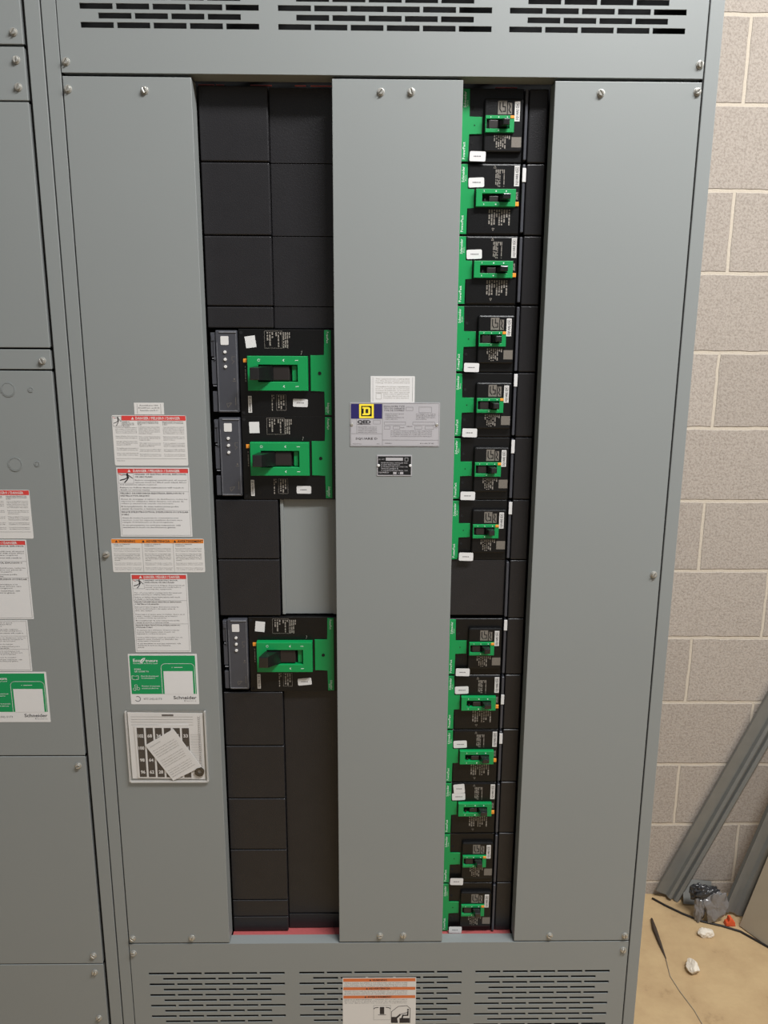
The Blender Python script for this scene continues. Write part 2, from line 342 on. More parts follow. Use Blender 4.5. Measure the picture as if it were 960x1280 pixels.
for z0, z1 in LP:
    x1 = -549
    mb = MB(); mb.prism([(-1458, z0), (x1, z0), (x1, z1), (-1458, z1)], 0, 2, .9)
    mb.box(x1-1.6, x1, 1.6, 22, z0, z1).box(-1458, x1, 1.6, 20, z1-1.6, z1).box(-1458, x1, 1.6, 20, z0, z0+1.6)
    ps.append(mb.build('front_panel', M['grey'], nb))
for i, x, z in ((0,-562.5,2160.6), (1,-562,2121), (1,-562.6,2082), (3,-563.1,1657), (5,-563.1,896.9), (5,-566.4,471.4), (6,-567,431), (6,-566.4,319.5)): screw(x, z, 0, ps[i], next(sa))
def knockout(x, z, r):
    mb = MB(); n = 40
    for i in range(n):
        if i in (3, 23): continue
        a, b = 6.28318*i/n, 6.28318*(i+1)/n
        mb.prism([(x+rr*math.cos(t), z+rr*math.sin(t)) for rr, t in ((r, a), (r, b), (r+1.3, b), (r+1.3, a))], -.9, 0)
    mb.disc(x, z, r-.6, -.6, 0, 40)
    return mb.build('knockout', M['grey'], ps[4])
for a in ((-626, 1608.4, 11.0), (-587.4, 1608.6, 3.2), (-626.4, 1479, 11.0), (-588, 1479.7, 3.4)): knockout(*a)

# ------------------------------------------------------------------ small breakers
R90 = math.pi/2
def greek(mb, x0, x1, z0, z1, y, n, vertical=True, seed=0):
    """rows of illegible fine print"""
    rnd = random.Random(seed)
    for i in range(n):
        if vertical:
            x = x0+(x1-x0)*(i+.5)/n; z = z1
            while z > z0+1: 
                l = rnd.uniform(1.5, 7); mb.quad(x-(x1-x0)/n*.27, x+(x1-x0)/n*.27, max(z0, z-l), z, y); z -= l+rnd.uniform(.5, 2.5)
                if rnd.random() < .12: break
        else:
            z = z1-(z1-z0)*(i+.5)/n; x = x0
            while x < x1-1:
                l = rnd.uniform(1.2, 5); mb.quad(x, min(x1, x+l), z-(z1-z0)/n*.25, z+(z1-z0)/n*.25, y); x += l+rnd.uniform(.5, 1.2)
                if rnd.random() < .05: break
    return mb
def brand_tab(root, x0, x1, z0, z1, y):
    o = MB().prism([(x0, z0), (x1, z0), (x1, z1), (x0, z1)], y, y+1).build('name_label', M['paper'], root)
    Txt('lettering', M['ink'], o, y-.15).add('SQUARE D', (x0+x1)/2+(x1-x0)*.24, z0+(z1-z0)*.06, (x1-x0)*.5, (z1-z0)*.70, R90, .02)
    cx, cz, r = (x0+x1)/2, z1-(x1-x0)*.62, (x1-x0)*.3
    MB().line([(cx-r, cz-r), (cx+r, cz-r), (cx+r, cz+r), (cx-r, cz+r)], .5, y-.15, True).quad(cx-r*.4, cx+r*.4, cz-r*.4, cz+r*.4, y-.15).build('emblem', M['ink'], o)
    return o
def lever(root, x0, x1, z0, z1, yb, tipx0, tipx1, yt, tipdz, flip=1):
    mb = MB(); bm = mb.bm; zc = (z0+z1)/2
    base = [(x0, yb, z0), (x1, yb, z0), (x1, yb, z1), (x0, yb, z1)]; h = (z1-z0)/2*tipdz
    tip = [(tipx0, yt, zc-h), (tipx1, yt, zc-h), (tipx1, yt, zc+h), (tipx0, yt, zc+h)]
    a = [bm.verts.new(Vector(p)/1000) for p in base]; b = [bm.verts.new(Vector(p)/1000) for p in tip]
    bm.faces.new(a); ft = bm.faces.new(b[::-1])
    for i in range(4): bm.faces.new((a[i], b[i], b[(i+1)%4], a[(i+1)%4]))
    bmesh.ops.bevel(bm, geom=list(ft.edges), offset=.0012, segments=2, affect='EDGES', profile=.5)
    return mb.build('handle', M['handle'], root)
def sticker(root, x0, x1, z0, z1, y, rot=0, name='white_label', rnd=1, n=2):
    c, q = math.cos(rot), math.sin(rot); cx, cz = (x0+x1)/2, (z0+z1)/2; r = 2.2; pts = []
    for (sx, sz, a0) in ((1,1,0), (-1,1,90), (-1,-1,180), (1,-1,270)):
        for k in range(4):
            t = math.radians(a0+30*k); px, pz = sx*((x1-x0)/2-r)+r*math.cos(t), sz*((z1-z0)/2-r)+r*math.sin(t); pts.append((cx+px*c-pz*q, cz+px*q+pz*c))
    o = MB().prism(pts, y-.5, y).build(name, M['white'], root)
    mb = MB(); rr = random.Random(int(cx*7+cz))
    x = cx-(x1-x0)*.25
    while x < cx+(x1-x0)*.2: l = rr.uniform(1.0, 2.4); mb.quad(x, x+l, cz-.7, cz+.9, y-.65, 0); x += l+.8
    mb.build('faded_print', M['ink2'], o, flat=True)
    return o
def rounded(x0, x1, z0, z1, r, n=4):
    pts = []
    for (px, pz, a0) in ((x1-r, z1-r, 0), (x0+r, z1-r, 90), (x0+r, z0+r, 180), (x1-r, z0+r, 270)):
        for k in range(n+1): t = math.radians(a0+90*k/n); pts.append((px+r*math.cos(t), pz+r*math.sin(t)))
    return pts
def frame_plate(x0, x1, z0, z1, hx0, hx1, hz0, hz1, y0, y1, bev=.5):
    mb = MB()
    o = [(x0, z0), (x1, z0), (x1, z1), (x0, z1)]; h = [(hx0, hz0), (hx1, hz0), (hx1, hz1), (hx0, hz1)]; bm = mb.bm
    F = lambda P, y: [bm.verts.new((x/1000, y/1000, z/1000)) for x, z in P]
    oa, ob, ha, hb = F(o, y0), F(o, y1), F(h, y0), F(h, y1)
    for i in range(4):
        j = (i+1) % 4
        bm.faces.new((oa[i], oa[j], ha[j], ha[i])); bm.faces.new((ob[j], ob[i], hb[i], hb[j]))
        bm.faces.new((oa[j], oa[i], ob[i], ob[j])); bm.faces.new((ha[i], ha[j], hb[j], hb[i]))
    if bev:
        bm.verts.ensure_lookup_table()
        bmesh.ops.bevel(bm, geom=[bm.edges.get((oa[i], oa[(i+1)%4])) for i in range(4)]+[bm.edges.get((ha[i], ha[(i+1)%4])) for i in range(4)], offset=bev/1000, segments=2, affect='EDGES', profile=.5)
    return mb
def strip_words(root, strip, x, top, bottom, rot, h, zt, zb_, y):
    s = 1 if rot > 0 else -1
    Txt('lettering', M['wtext'], strip, y).add(top, x, zt, h, None, rot, .012).add(bottom, x, zb_, h, None, rot, .012).add('Electric', x+s*h*0.75, (zt if top == 'Schneider' else zb_)-s*0-0 + (2 if s > 0 else -2), h*.5, None, rot)
BX = 195
def small_breaker(kind, zb):
    """kind A: raised inner face and small escutcheon; kind B: wide green escutcheon"""
    r = thing('circuit_breaker', (BX, 52, zb), '-', 'circuit breaker', 'small breakers down the right recess')
    H = MOD-.9; z = lambda v: zb+v
    MB().box(132, 246.6, 36, 56, zb, zb+H, 1.8).build('case', M['black'], r)
    st = MB()
    t0, t1, tx = (44, 70, 178.4) if kind == 'A' else (43, 73, 168.6)
    st.prism([(130, z(1.5)), (156.8, z(1.5)), (156.8, z(t0)), (tx, z(t0)), (tx, z(t1)), (156.8, z(t1)), (156.8, z(H-1.5)), (130, z(H-1.5))], 33.6, 36.4, .5)
    st = st.build('green_trim', M['green'], r)
    strip_words(r, st, 151.2, 'Schneider', 'PowerPact', R90, 4.4, z(84), z(5), 33.45)
    if kind == 'A':
        MB().prism(rounded(181, 244.6, z(15), z(97), 3.5), 28, 36.5, 2.4).build('raised_face', M['black'], r)
        mb = frame_plate(182.5, 229.6, z(44.2), z(70), 184.0, 221.8, z(50), z(64.8), 23.5, 29.5)
        e = mb.build('escutcheon', M['green'], r)
        MB().quad(186, 222, z(49.8), z(65), 27.8).build('handle_slot', M['void'], e, flat=True)
        MB().line([(191, z(66.6)), (191, z(68.2))], .7, 23.4).disc(204, z(67.3), .9, 23.3, 23.5, 8).disc(218, z(67.3), 1, 23.3, 23.5, 8).disc(204, z(47.2), .9, 23.3, 23.5, 8).build('printed_mark', M['wtext'], e)
        MB().box(188, 203.5, 25.2, 27.8, z(50.5), z(63.5), 1).box(189.5, 191, 24.5, 26, z(50.6), z(54)).build('slide', M['brown'], r)
        lever(r, 204, 219, z(51), z(64), 28.6, 210, 220.5, 9.5, .72)
        MB().box(223.2, 229.4, 22.6, 24.2, z(65.3), z(69.9), .5).build('trip_button', M['orange_b'], r)
        for q in ((203, 217.6, z(72.6), z(93)), (219.2, 225.8, z(72.6), z(90)), (227, 243, z(22.5), z(38.2))): MB().quad(*q, 27.9).build('printed_patch', M['printp'], r, flat=True)
        bl = MB()
        bl.line([(206, z(90)), (206, z(80)), (209, z(76))], 1.7, 27.8).line([(211, z(91)), (211, z(84)), (215, z(84)), (215, z(77)), (211, z(77))], 1.6, 27.8).line([(221, z(89)), (223, z(84)), (221, z(79)), (224, z(75))], 1.6, 27.8)
        bl.build('printed_symbol', M['void'], r, flat=True)
        greek(MB(), 197, 225, z(20), z(41), 27.85, 8, True, 3).build('fine_print', M['print'], r, flat=True)
        for zz in (84, 31): MB().disc(162.4, z(zz), 2.6, 35.7, 36.6, 14).disc(163, z(zz-2.4), .9, 35.5, 36.6, 8).build('screw_hole', M['void'], r)
        MB().disc(166, z(57), 1.0, 33.2, 34, 10).build('trim_hole', M['void'], st)
        brand_tab(r, 230.4, 239.0, z(62), z(92), 27.3)
        lab = sticker(r, 158.5, 185, z(.5), z(16), 28, -.02)
    else:
        MB().prism(rounded(158, 245.4, z(2), z(H-2), 2), 33.8, 36.5, 1.3).build('raised_face', M['black'], r)
        e = frame_plate(170.8, 237.2, z(44.4), z(72.2), 181, 227.6, z(52), z(65), 25, 34).build('escutcheon', M['green'], r)
        MB().quad(180.5, 228, z(51.5), z(65.5), 33).build('handle_slot', M['void'], e, flat=True)
        MB().line([(184, z(67.8)), (184, z(69.8))], .8, 24.9).disc(204, z(68.6), 1.2, 24.8, 25, 8).disc(221, z(68.6), 1.2, 24.8, 25, 8).disc(204, z(47.9), 1.2, 24.8, 25, 8).line([(184, z(47)), (184, z(49))], .8, 24.9).build('printed_mark', M['wtext'], e)
        MB().box(193, 208.5, 27, 31, z(52.6), z(61.5), 1).box(185, 187, 27, 30, z(53), z(57)).build('slide', M['brown'], r)
        lever(r, 208.5, 225.5, z(53), z(64.4), 31, 214, 226.5, 10.5, .74)
        MB().box(236.8, 243.8, 30.8, 34, z(46), z(53), .6).build('trip_button', M['orange_b'], r)
        greek(MB(), 238.6, 242.4, z(57), z(69), 33.6, 2, True, 9).build('button_text', M['print'], r, flat=True)
        mb = greek(MB(), 203, 219, z(77), z(104), 33.65, 7, True, 5); greek(mb, 193, 231, z(16), z(41), 33.65, 9, True, 6)
        mb.line([(202, z(110)), (200, z(106)), (204, z(106))], .6, 33.6, True).line([(200, z(11)), (202, z(7)), (204, z(11))], .6, 33.6, True)
        mb.build('fine_print', M['print'], r, flat=True)
        brand_tab(r, 234.8, 243.4, z(78), z(110), 32.9)
        lab = sticker(r, 158.4, 184.6, z(75.8), z(91), 33.4, .04)
    return r, lab
brks = []
PA, labA = small_breaker('A', RB[4]); PB, labB = small_breaker('B', RB[2])
flush_texts(); TEXTS.clear()
ords = ['topmost in the right column', 'second from the top of the right column', 'third from the top of the right column', 'right below the upper two wide-bracketed ones', 'fifth from the top of the right column', 'second above the wide blank plate, right column', 'just above the wide blank plate in the right column',
        'just below the wide blank plate in the right column', 'second below the wide blank plate in its column', 'third below the wide blank plate, label tilted', 'carrying two white stickers', 'second from the bottom, right column', 'at the very bottom of the right column']
kinds = 'ABBAAAAxABBBAA'; slot_i = [0, 1, 2, 3, 4, 5, 6, 8, 9, 10, 11, 12, 13]
for n, k in enumerate(slot_i):
    kd = kinds[k]; src = PA if kd == 'A' else PB; zb = RB[k+1]
    if (kd == 'A' and k == 3) or (kd == 'B' and k == 1): o = src
    else: o = copy_tree(src)
    o.location = (BX/1000, .052, zb/1000)
    o['label'] = ('small breaker with narrow green bracket, ' if kd == 'A' else 'small breaker with wide green bracket, ')+ords[n]
    brks.append((k, o))
def tag_on(o, z0, z1):
    zb = o.location.z*1000
    ORG[o] = Vector(o.location)
    MB().box(247.6, 253.8, 29.6, 31.4, zb+z0, zb+z1, .5).build('white_tag', M['white'], o)
for k, a, b in ((1, 84, 106), (4, 90, 112), (5, 86, 110), (6, 88, 111), (8, 92, 113), (9, 55, 75), (10, 86, 108)):
    tag_on(dict(brks)[k], a, b)
b11 = dict(brks)[11]; ORG[b11] = Vector(b11.location); zb = b11.location.z*1000
sticker(b11, 161, 183, zb+91.5, zb+111, 33.1, .10)

# ------------------------------------------------------------------ large breakers
def large_breaker(zb):
    r = thing('circuit_breaker', (-160, 52, zb), '-', 'circuit breaker', 'large breakers in the left recess'); z = lambda v: zb+v
    MB().box(-235.5, -68.5, 36, 56, zb, zb+151.4, 1.0).build('case', M['black'], r)
    st = MB().prism([(-86.2, z(3)), (-74.2, z(3)), (-74.2, z(150)), (-86.2, z(150)), (-86.2, z(107)), (-110.6, z(107)), (-110.6, z(45)), (-86.2, z(45))], 33.4, 36.4, .6).build('green_trim', M['green'], r)
    Txt('lettering', M['wtext'], st, 33.25).add('PowerPact', -82.2, z(147), 4.0, 19, -R90, .012).add('Schneider', -81.6, z(24.5), 4.0, 19, -R90, .012).add('Electric', -84.4, z(17), 2.2, 9, -R90)
    MB().disc(-94.6, z(76), 3.1, 32.9, 34, 18).build('trim_hole', M['void'], st)
    # trip unit
    t = MB().prism(rounded(-274.5, -237, z(7), z(149), 2.5), 31, 52, 1.4).build('trip_unit', M['charcoal'], r)
    MB().box(-268, -238.5, 29.6, 31.6, z(144.6), z(146.6), .5).line([(-239, z(12)), (-239, z(143))], .8, 30.8).line([(-272, z(10)), (-272, z(128))], .7, 30.8).box(-272, -240, 30.2, 31.4, z(9.2), z(10.8)).build('cover_edge', M['charcoal2'], t)
    MB().prism(rounded(-265.6, -251.8, z(124), z(139), 1.5), 30.3, 31).build('square_label', M['paper'], t)
    d = MB()
    for zz in (112, 99.4, 86.8): d.disc(-258.6, z(zz), 2.7, 28.8, 31, 16, .5)
    d.build('dial', M['paper'], t)
    d = MB()
    for zz in (112, 99.4, 86.8):
        for a in range(0, 300, 40): d.disc(-258.6+5*math.cos(math.radians(a)), z(zz)+5*math.sin(math.radians(a)), .45, 30.7, 31, 6)
    d.line([(-257, z(16)), (-250, z(24)), (-259, z(23))], .7, 30.8, True).line([(-241.6, z(62)), (-247, z(62))], .8, 30.8).disc(-244, z(65.5), 1.3, 30.7, 31, 8)
    d.line([(-241.5, z(104)), (-247, z(104)), (-247, z(98)), (-243, z(96)), (-247, z(92))], .6, 30.8).line([(-243, z(20)), (-243, z(34))], .7, 30.8).line([(-241.5, z(10)), (-245, z(12))], .8, 30.8)
    d.build('printed_mark', M['printp'], t)
    tm = MB()
    for a, b in ((8, 44), (56, 98), (104, 145)): tm.box(-283.5, -275.5, 33, 50, z(a), z(b), 1)
    tm.box(-282, -276, 31, 33.5, z(131), z(141), .5).box(-278, -275.6, 31, 33.5, z(98), z(130)).build('terminal_block', M['charcoal'], r)
    MB().box(-281.5, -275.5, 31, 33.3, z(53), z(54.6)).box(-281.5, -275.5, 31, 33.3, z(100.5), z(102)).build('terminal_lip', M['charcoal2'], r)
    # escutcheon and handle
    e = frame_plate(-219.4, -114.6, z(46), z(105.6), -200.6, -132.4, z(61.5), z(90.6), 22, 36, .8).build('escutcheon', M['green'], r)
    MB().quad(-201, -132, z(61), z(91), 34).build('handle_slot', M['void'], e, flat=True)
    mk = MB()
    for cz, s in ((98.5, 1), (53.5, 1)):
        mk.line([(-155.5, z(cz-1.6)), (-157.5, z(cz)), (-155.5, z(cz+1.6))], 1.1, 21.9).line([(-136, z(cz)), (-131, z(cz))], 1.0, 21.9)
    for i in range(10): mk.line([(-199+2*math.cos(i*.628), z(98.5)+2*math.sin(i*.628)), (-199+2*math.cos(i*.628+.628), z(98.5)+2*math.sin(i*.628+.628))], .7, 21.9)
    mk.build('printed_mark', M['wtext'], e, flat=True)
    MB().box(-179, -146, 26, 33, z(62.5), z(89.5), 3).build('slide', M['brown'], r)
    MB().box(-142.5, -134, 29, 33, z(62.5), z(89.5), 1).build('position_flag', M['green'], r)
    lever(r, -199, -170, z(62.8), z(89.6), 32, -212, -196, -3, .78)
    MB().box(-228.2, -221.6, 33.6, 36.4, z(94), z(100.8), .6).build('trip_button', M['orange_b'], r)
    greek(MB(), -226.5, -223.5, z(55), z(88), 35.8, 1, True, 8).build('button_text', M['print'], r, flat=True)
    brand_tab(r, -221.8, -215.6, z(6.5), z(36), 35.2)
    mb = greek(MB(), -187, -174, z(121), z(146), 35.8, 3, True, 1); greek(mb, -171.5, -160, z(121), z(146), 35.8, 3, True, 2); greek(mb, -158.5, -145, z(119), z(146), 35.8, 4, True, 4)
    mb.line([(-190, z(119)), (-190, z(148)), (-159, z(148)), (-159, z(119))], .4, 35.8, True)
    greek(mb, -181, -175, z(10), z(38), 35.8, 2, True, 12); greek(mb, -170, -157, z(13), z(37), 35.8, 3, True, 13)
    mb.line([(-172, z(11)), (-172, z(38)), (-155, z(38)), (-155, z(11))], .4, 35.8, True).line([(-127, z(108)), (-125, z(114)), (-127, z(114))], .6, 35.8)
    mb.build('fine_print', M['print'], r, flat=True)
    for zz in (145, 6.5): MB().disc(-230.5, z(zz), 2.8, 35.4, 36.5, 14).build('screw_hole', M['void'], r)
    return r
lg = large_breaker(1560.9)
flush_texts(); TEXTS.clear()
L2 = copy_tree(lg); L2.location.z = 1.4101; L3 = copy_tree(lg); L3.location.z = 1.0322
lg['label'] = 'large green breaker with grey trip unit, uppermost of three in the left recess'
L2['label'] = 'large green and black breaker with grey trip unit, directly below the uppermost large one'
L3['label'] = 'large green breaker standing alone low in the left recess below the grey plate'
for o, zb, (sx, sz, rot), (lx, lz, lr) in ((lg, 1560.9, (-214.5, 129.5, .13), (-129.5, 24, -.03)), (L2, 1410.1, (-212.5, 131, .02), (-126, 18, -.01)), (L3, 1032.2, (-213.5, 132.5, -.1), (-131, 20.5, .09))):
    ORG[o] = Vector(o.location)
    s = MB(); c, q = math.cos(rot), math.sin(rot)
    s.prism([(sx+a*c-b*q, zb+sz+a*q+b*c) for a, b in ((-9,-10), (9,-10), (9,10), (-9,10))], 35.3, 36.0); s.build('square_sticker', M['white'], o)
    sticker(o, lx-13.2, lx+13.2, zb+lz-7, zb+lz+7, 35.9, lr)

# ------------------------------------------------------------------ stickers and plates
def plate(name, x0, x1, z0, z1, label, cat, m='paper', y=-.35, r=2.0, rot=0, group=None, y1=0):
    t = thing(name, ((x0+x1)/2, y1, z0), label, cat, group)
    MB().prism(rounded(x0, x1, z0, z1, r), y, y1).build('backing', M[m], t); return t
def rects(t, name, m, L, y=-.5):
    mb = MB()
    for x0, x1, z0, z1 in L: mb.quad(x0, x1, z0, z1, y)
    return mb.build(name, M[m], t, flat=True)
def outline(t, name, m, x0, x1, z0, z1, w, y=-.5): return MB().line([(x0, z0), (x1, z0), (x1, z1), (x0, z1)], w, y, True).build(name, M[m], t, flat=True)
def pictogram(t, x0, x1, z0, z1, y=-.5):
    w, h = x1-x0, z1-z0; P = lambda a, b: (x0+a*w, z0+b*h)
    mb = MB().line([P(0,0), P(1,0), P(1,1), P(0,1)], .35, y, True)
    mb.disc(x0+.60*w, z0+.92*h, .055*w, y, y+.1, 10)
    for pts, wd in (([P(.60,.84), P(.64,.55)], .13), ([P(.60,.82), P(.42,.86), P(.22,.80)], .045), ([P(.64,.82), P(.78,.66), P(.93,.50)], .05), ([P(.62,.56), P(.40,.40), P(.12,.30)], .07), ([P(.66,.55), P(.56,.32), P(.40,.08)], .07)): mb.line(pts, wd*w, y-.02)
    mb.build('shock_pictogram', M['ink'], t, flat=True)
    MB().line([P(.02,.93), P(.15,.90), P(.12,.84), P(.28,.84)], .03*w, y-.03).build('bolt_mark', M['red'], t, flat=True)
def tri(mb, x, z, s, y): return mb.poly([(x-s/2, z), (x+s/2, z), (x, z+s*.9)], y)
EN = ['Turn off all power supplying this equipment', 'before working on or inside equipment.', 'Always use a properly rated voltage sensing', 'device to confirm power is off.', '', 'Replace all devices, doors and covers', 'before turning on power to this equipment.', '', 'Apply appropriate personal protective', 'equipment (PPE) and follow safe electrical', 'work practices. See NFPA 70E.', '', 'This equipment must only be installed and', 'serviced by qualified electrical personnel.', '', 'Failure to follow these instructions will', 'result in death or serious injury.']
ES = ['Desenergice el equipo antes de realizar', 'cualquier trabajo dentro o fuera de el.', 'Siempre utilice un dispositivo detector', 'de tension adecuado para confirmar la', 'desenergizacion del equipo.', '', 'Vuelva a colocar todos los dispositivos,', 'las puertas y las cubiertas antes de', 'energizar este equipo.', '', 'Utilice equipo de proteccion personal', 'apropiado y siga las practicas de', 'seguridad electrica NFPA 70E.', '', 'Solamente el personal calificado debera', 'instalar y prestar servicio a este equipo.', '', 'El incumplimiento de estas instrucciones', 'podra causar la muerte o lesiones serias.']
FR = ['Coupez toute alimentation de cet appareil', 'avant de travailler sur ou dans cet', 'appareil. Utilisez toujours un dispositif', "de detection de tension pour s'assurer", "que l'alimentation est coupee.", '', 'Replacez tous les dispositifs, les portes', 'et les couvercles avant de mettre cet', 'appareil sous tension.', '', "Portez un equipement de protection", 'individuelle et suivez les methodes de', 'travail securitaires CSA Z462.', '', 'Seul un personnel qualifie doit effectuer', "l'installation et l'entretien.", '', 'Si ces directives ne sont pas respectees,', 'cela entrainera la mort ou des blessures.']
def danger_columns(x0, x1, z0, z1, label):
    t = plate('warning_sticker', x0, x1, z0, z1, label, 'warning sticker', r=2.5, group='danger stickers')
    w, h = x1-x0, z1-z0
    rects(t, 'header_band', 'red', [(x0+17, x1-.6, z1-9, z1-.8)])
    mb = MB(); tri(mb, x0+36, z1-7.3, 5, -.62); mb.build('alert_triangle', M['paper'], t, flat=True)
    Txt('header_text', M['paper'], t, -.62).add('DANGER / PELIGRO / DANGER', x0+41, z1-7.2, 4.6, w*.60, 0, .02)
    pictogram(t, x0+1.5, x0+16.5, z1-19, z1-2)
    tx = Txt('body_text', M['ink2'], t, -.5); tb = Txt('bold_text', M['ink'], t, -.5)
    tb.para(['HAZARD OF', 'ELECTRIC SHOCK,', 'EXPLOSION OR', 'ARC FLASH'], x0+18, z1-12, 2.5, 1.6, 20, .01)
    tb.para(['PELIGRO DE DESCARGA ELECTRICA,', 'EXPLOSION O DESTELLO POR', 'ARQUEO'], x0+44, z1-12, 2.5, 1.6, 36, .01)
    tb.para(["RISQUE D'ELECTROCUTION,", "D'EXPLOSION OU D'ECLAIR", "D'ARC"], x0+87, z1-12, 2.5, 1.6, 36, .01)
    for L, xx, zz in ((EN, x0+5, 22), (ES, x0+45, 21), (FR, x0+87, 21)): tx.para(L, xx, z1-zz, 3.0 if len(L) < 18 else 2.8, 1.7, 37)
    Txt('code_text', M['ink2'], t, -.5).add('80043-775-05', x0+4, z0+8, 1.3, 14)
    rects(t, 'rule', 'ink2', [(x0+3, x1-3, z0+12.2, z0+12.5)])
    return t
def danger_tall(x0, x1, z0, z1, label, blocks, header=True, pit=3.9, hh=2.0):
    t = plate('warning_sticker', x0, x1, z0, z1, label, 'warning sticker', m='white', r=.8, group='danger stickers'); w = x1-x0
    top = z1-2
    if header:
        rects(t, 'header_band', 'red', [(x0+2, x1-2, z1-9.5, z1-2)])
        mb = MB(); tri(mb, x0+w*.175, z1-8, 5.4, -.62); mb.build('alert_triangle', M['white'], t, flat=True)
        Txt('header_text', M['paper'], t, -.62).add('DANGER / PELIGRO / DANGER', x0+w*.23, z1-8, 4.6, w*.64, 0, .025)
        pictogram(t, x0+2.6, x0+w*.23, z1-28, z1-10); top = z1-10
    outline(t, 'border', 'ink2', x0+2.5, x1-2.5, z0+2.5, z1-2.5, .35)
    tx = Txt('body_text', M['ink2'], t, -.5); tb = Txt('bold_text', M['ink'], t, -.5); z = top-3.2; rl = []
    for bi, (hd, body, strong) in enumerate(blocks):
        ind = w*.25 if (header and bi == 0) else 4.5
        for j, l in enumerate(hd): tb.add(l, x0+ind, z, hh*1.05, (w-ind-5)*min(1, len(l)/max(30 if ind > 10 else 44, max(map(len, hd)))), 0, .018); z -= pit*.9
        z -= pit*.25
        for l in body:
            if header and bi == 0 and z < z1-31: ind = 4.5
            tx.add(l, x0+ind, z, hh*.92, (w-ind-6)*min(1, len(l)/(34 if ind > 10 else 54)), 0, .004); z -= pit*.78
        z -= pit*.3
        if header and bi == 0: z = min(z, z1-32)
        for l in strong: tb.add(l, x0+4.5, z, hh*.95, (w-9)*min(1, len(l)/54), 0, .006); z -= pit*.8
        if bi < len(blocks)-1: rl.append((x0+3, x1-3, z+pit*.35, z+pit*.35+.35)); z -= pit*.45
    rects(t, 'rule', 'ink2', rl) if rl else None
    return t
BL1 = [(['HAZARD OF ELECTRIC SHOCK, EXPLOSION,', 'OR ARC FLASH'], ['Before energizing switchboard, all unused', 'spaces must be filled with blank fillers', 'and extensions where required.'], ['Failure to follow these instructions will result in', 'death or serious injury.']),
       (['PELIGRO DE DESCARGA ELECTRICA, EXPLOSION O', 'DESTELLO POR ARQUEO'], ['Antes de energizar el tablero de distribucion, todos los', 'espacios no utilizados deben llenarse con placas de', 'relleno y extensiones cuando sea necesario.'], ['El incumplimiento de estas instrucciones podra', 'causar la muerte o lesiones serias.']),
       (["RISQUE D'ELECTROCUTION, D'EXPLOSION OU D'ECLAIR", "D'ARC"], ['Avant de mettre le panneau de commutation sous', 'tension, tous les espaces inutilises doivent etre', "remplis d'obturateurs et de prolongations."], ['Si ces precautions ne sont pas respectees, cela', 'entrainera la mort ou des blessures graves.'])]
BL2 = [(['HAZARD OF ELECTRIC SHOCK,', 'EXPLOSION OR ARC FLASH'], ['This panel is hinged. Disconnect all', 'power sources and verify before', 'opening this equipment.', '', 'Turn off power before working inside this equipment', 'before removing or installing components.'], ['Failure to follow these instructions will result', 'in death or serious injury.']),
       (['PELIGRO DE DESCARGA ELECTRICA, EXPLOSION', 'O DESTELLO POR ARQUEO'], ['Este panel tiene bisagras. Desconecte todas las', 'fuentes de alimentacion del equipo antes de', 'abrir este equipo.', '', 'Desenergice el equipo antes de trabajar dentro de el,', 'retirar o instalar componentes en su interior', 'y vuelva a colocar las cubiertas.'], ['El incumplimiento de estas instrucciones podra', 'causar la muerte o lesiones serias.']),
       (["RISQUE D'ELECTROCUTION, D'EXPLOSION OU", "D'ECLAIR D'ARC"], ["Ce panneau est a charnieres. Coupez toutes les", "sources d'alimentation avant d'ouvrir cet", 'appareil et verifiez la tension.', '', "Coupez l'alimentation avant de travailler sur cet", "appareil, avant d'enlever ou d'installer des", 'composants a l\'interieur.'], ['Si ces directives ne sont pas respectees, cela', 'entrainera la mort ou des blessures', 'graves.'])]
t = plate('paper_sticker', -412.9, -361.8, 1566.6, 1587, 'small white three-line sticker above the top danger sticker on the left cover', 'sticker', r=.5, y1=0)
MB().line([(-407.5, 1585), (-407.5, 1568)], .4, -.5).line([(-367, 1585), (-367, 1568)], .4, -.5).build('border', M['ink2'], t, flat=True)
Txt('lettering', M['ink'], t, -.5).add('Assembled in USA', -387.3, 1581.4, 2.3, 32, 0, 0, 'C').add('Ensamblado en EUA', -387.3, 1577.2, 2.3, 36, 0, 0, 'C').add('Assemble aux E.-U.', -387.3, 1572.8, 2.3, 32, 0, 0, 'C')
danger_columns(-452.6, -324.6, 1477.4, 1565.4, 'wide white danger sticker in three columns, topmost large sticker on the left cover')
danger_tall(-451, -323.6, 1349, 1474, 'white framed danger sticker between the three-column danger sticker and the orange one', BL1, True, 5.05, 2.5)
danger_tall(-438.8, -336.8, 1128.4, 1279.5, 'narrow tall danger sticker between the orange warning and the green sticker', BL2, True, 4.55, 2.2)
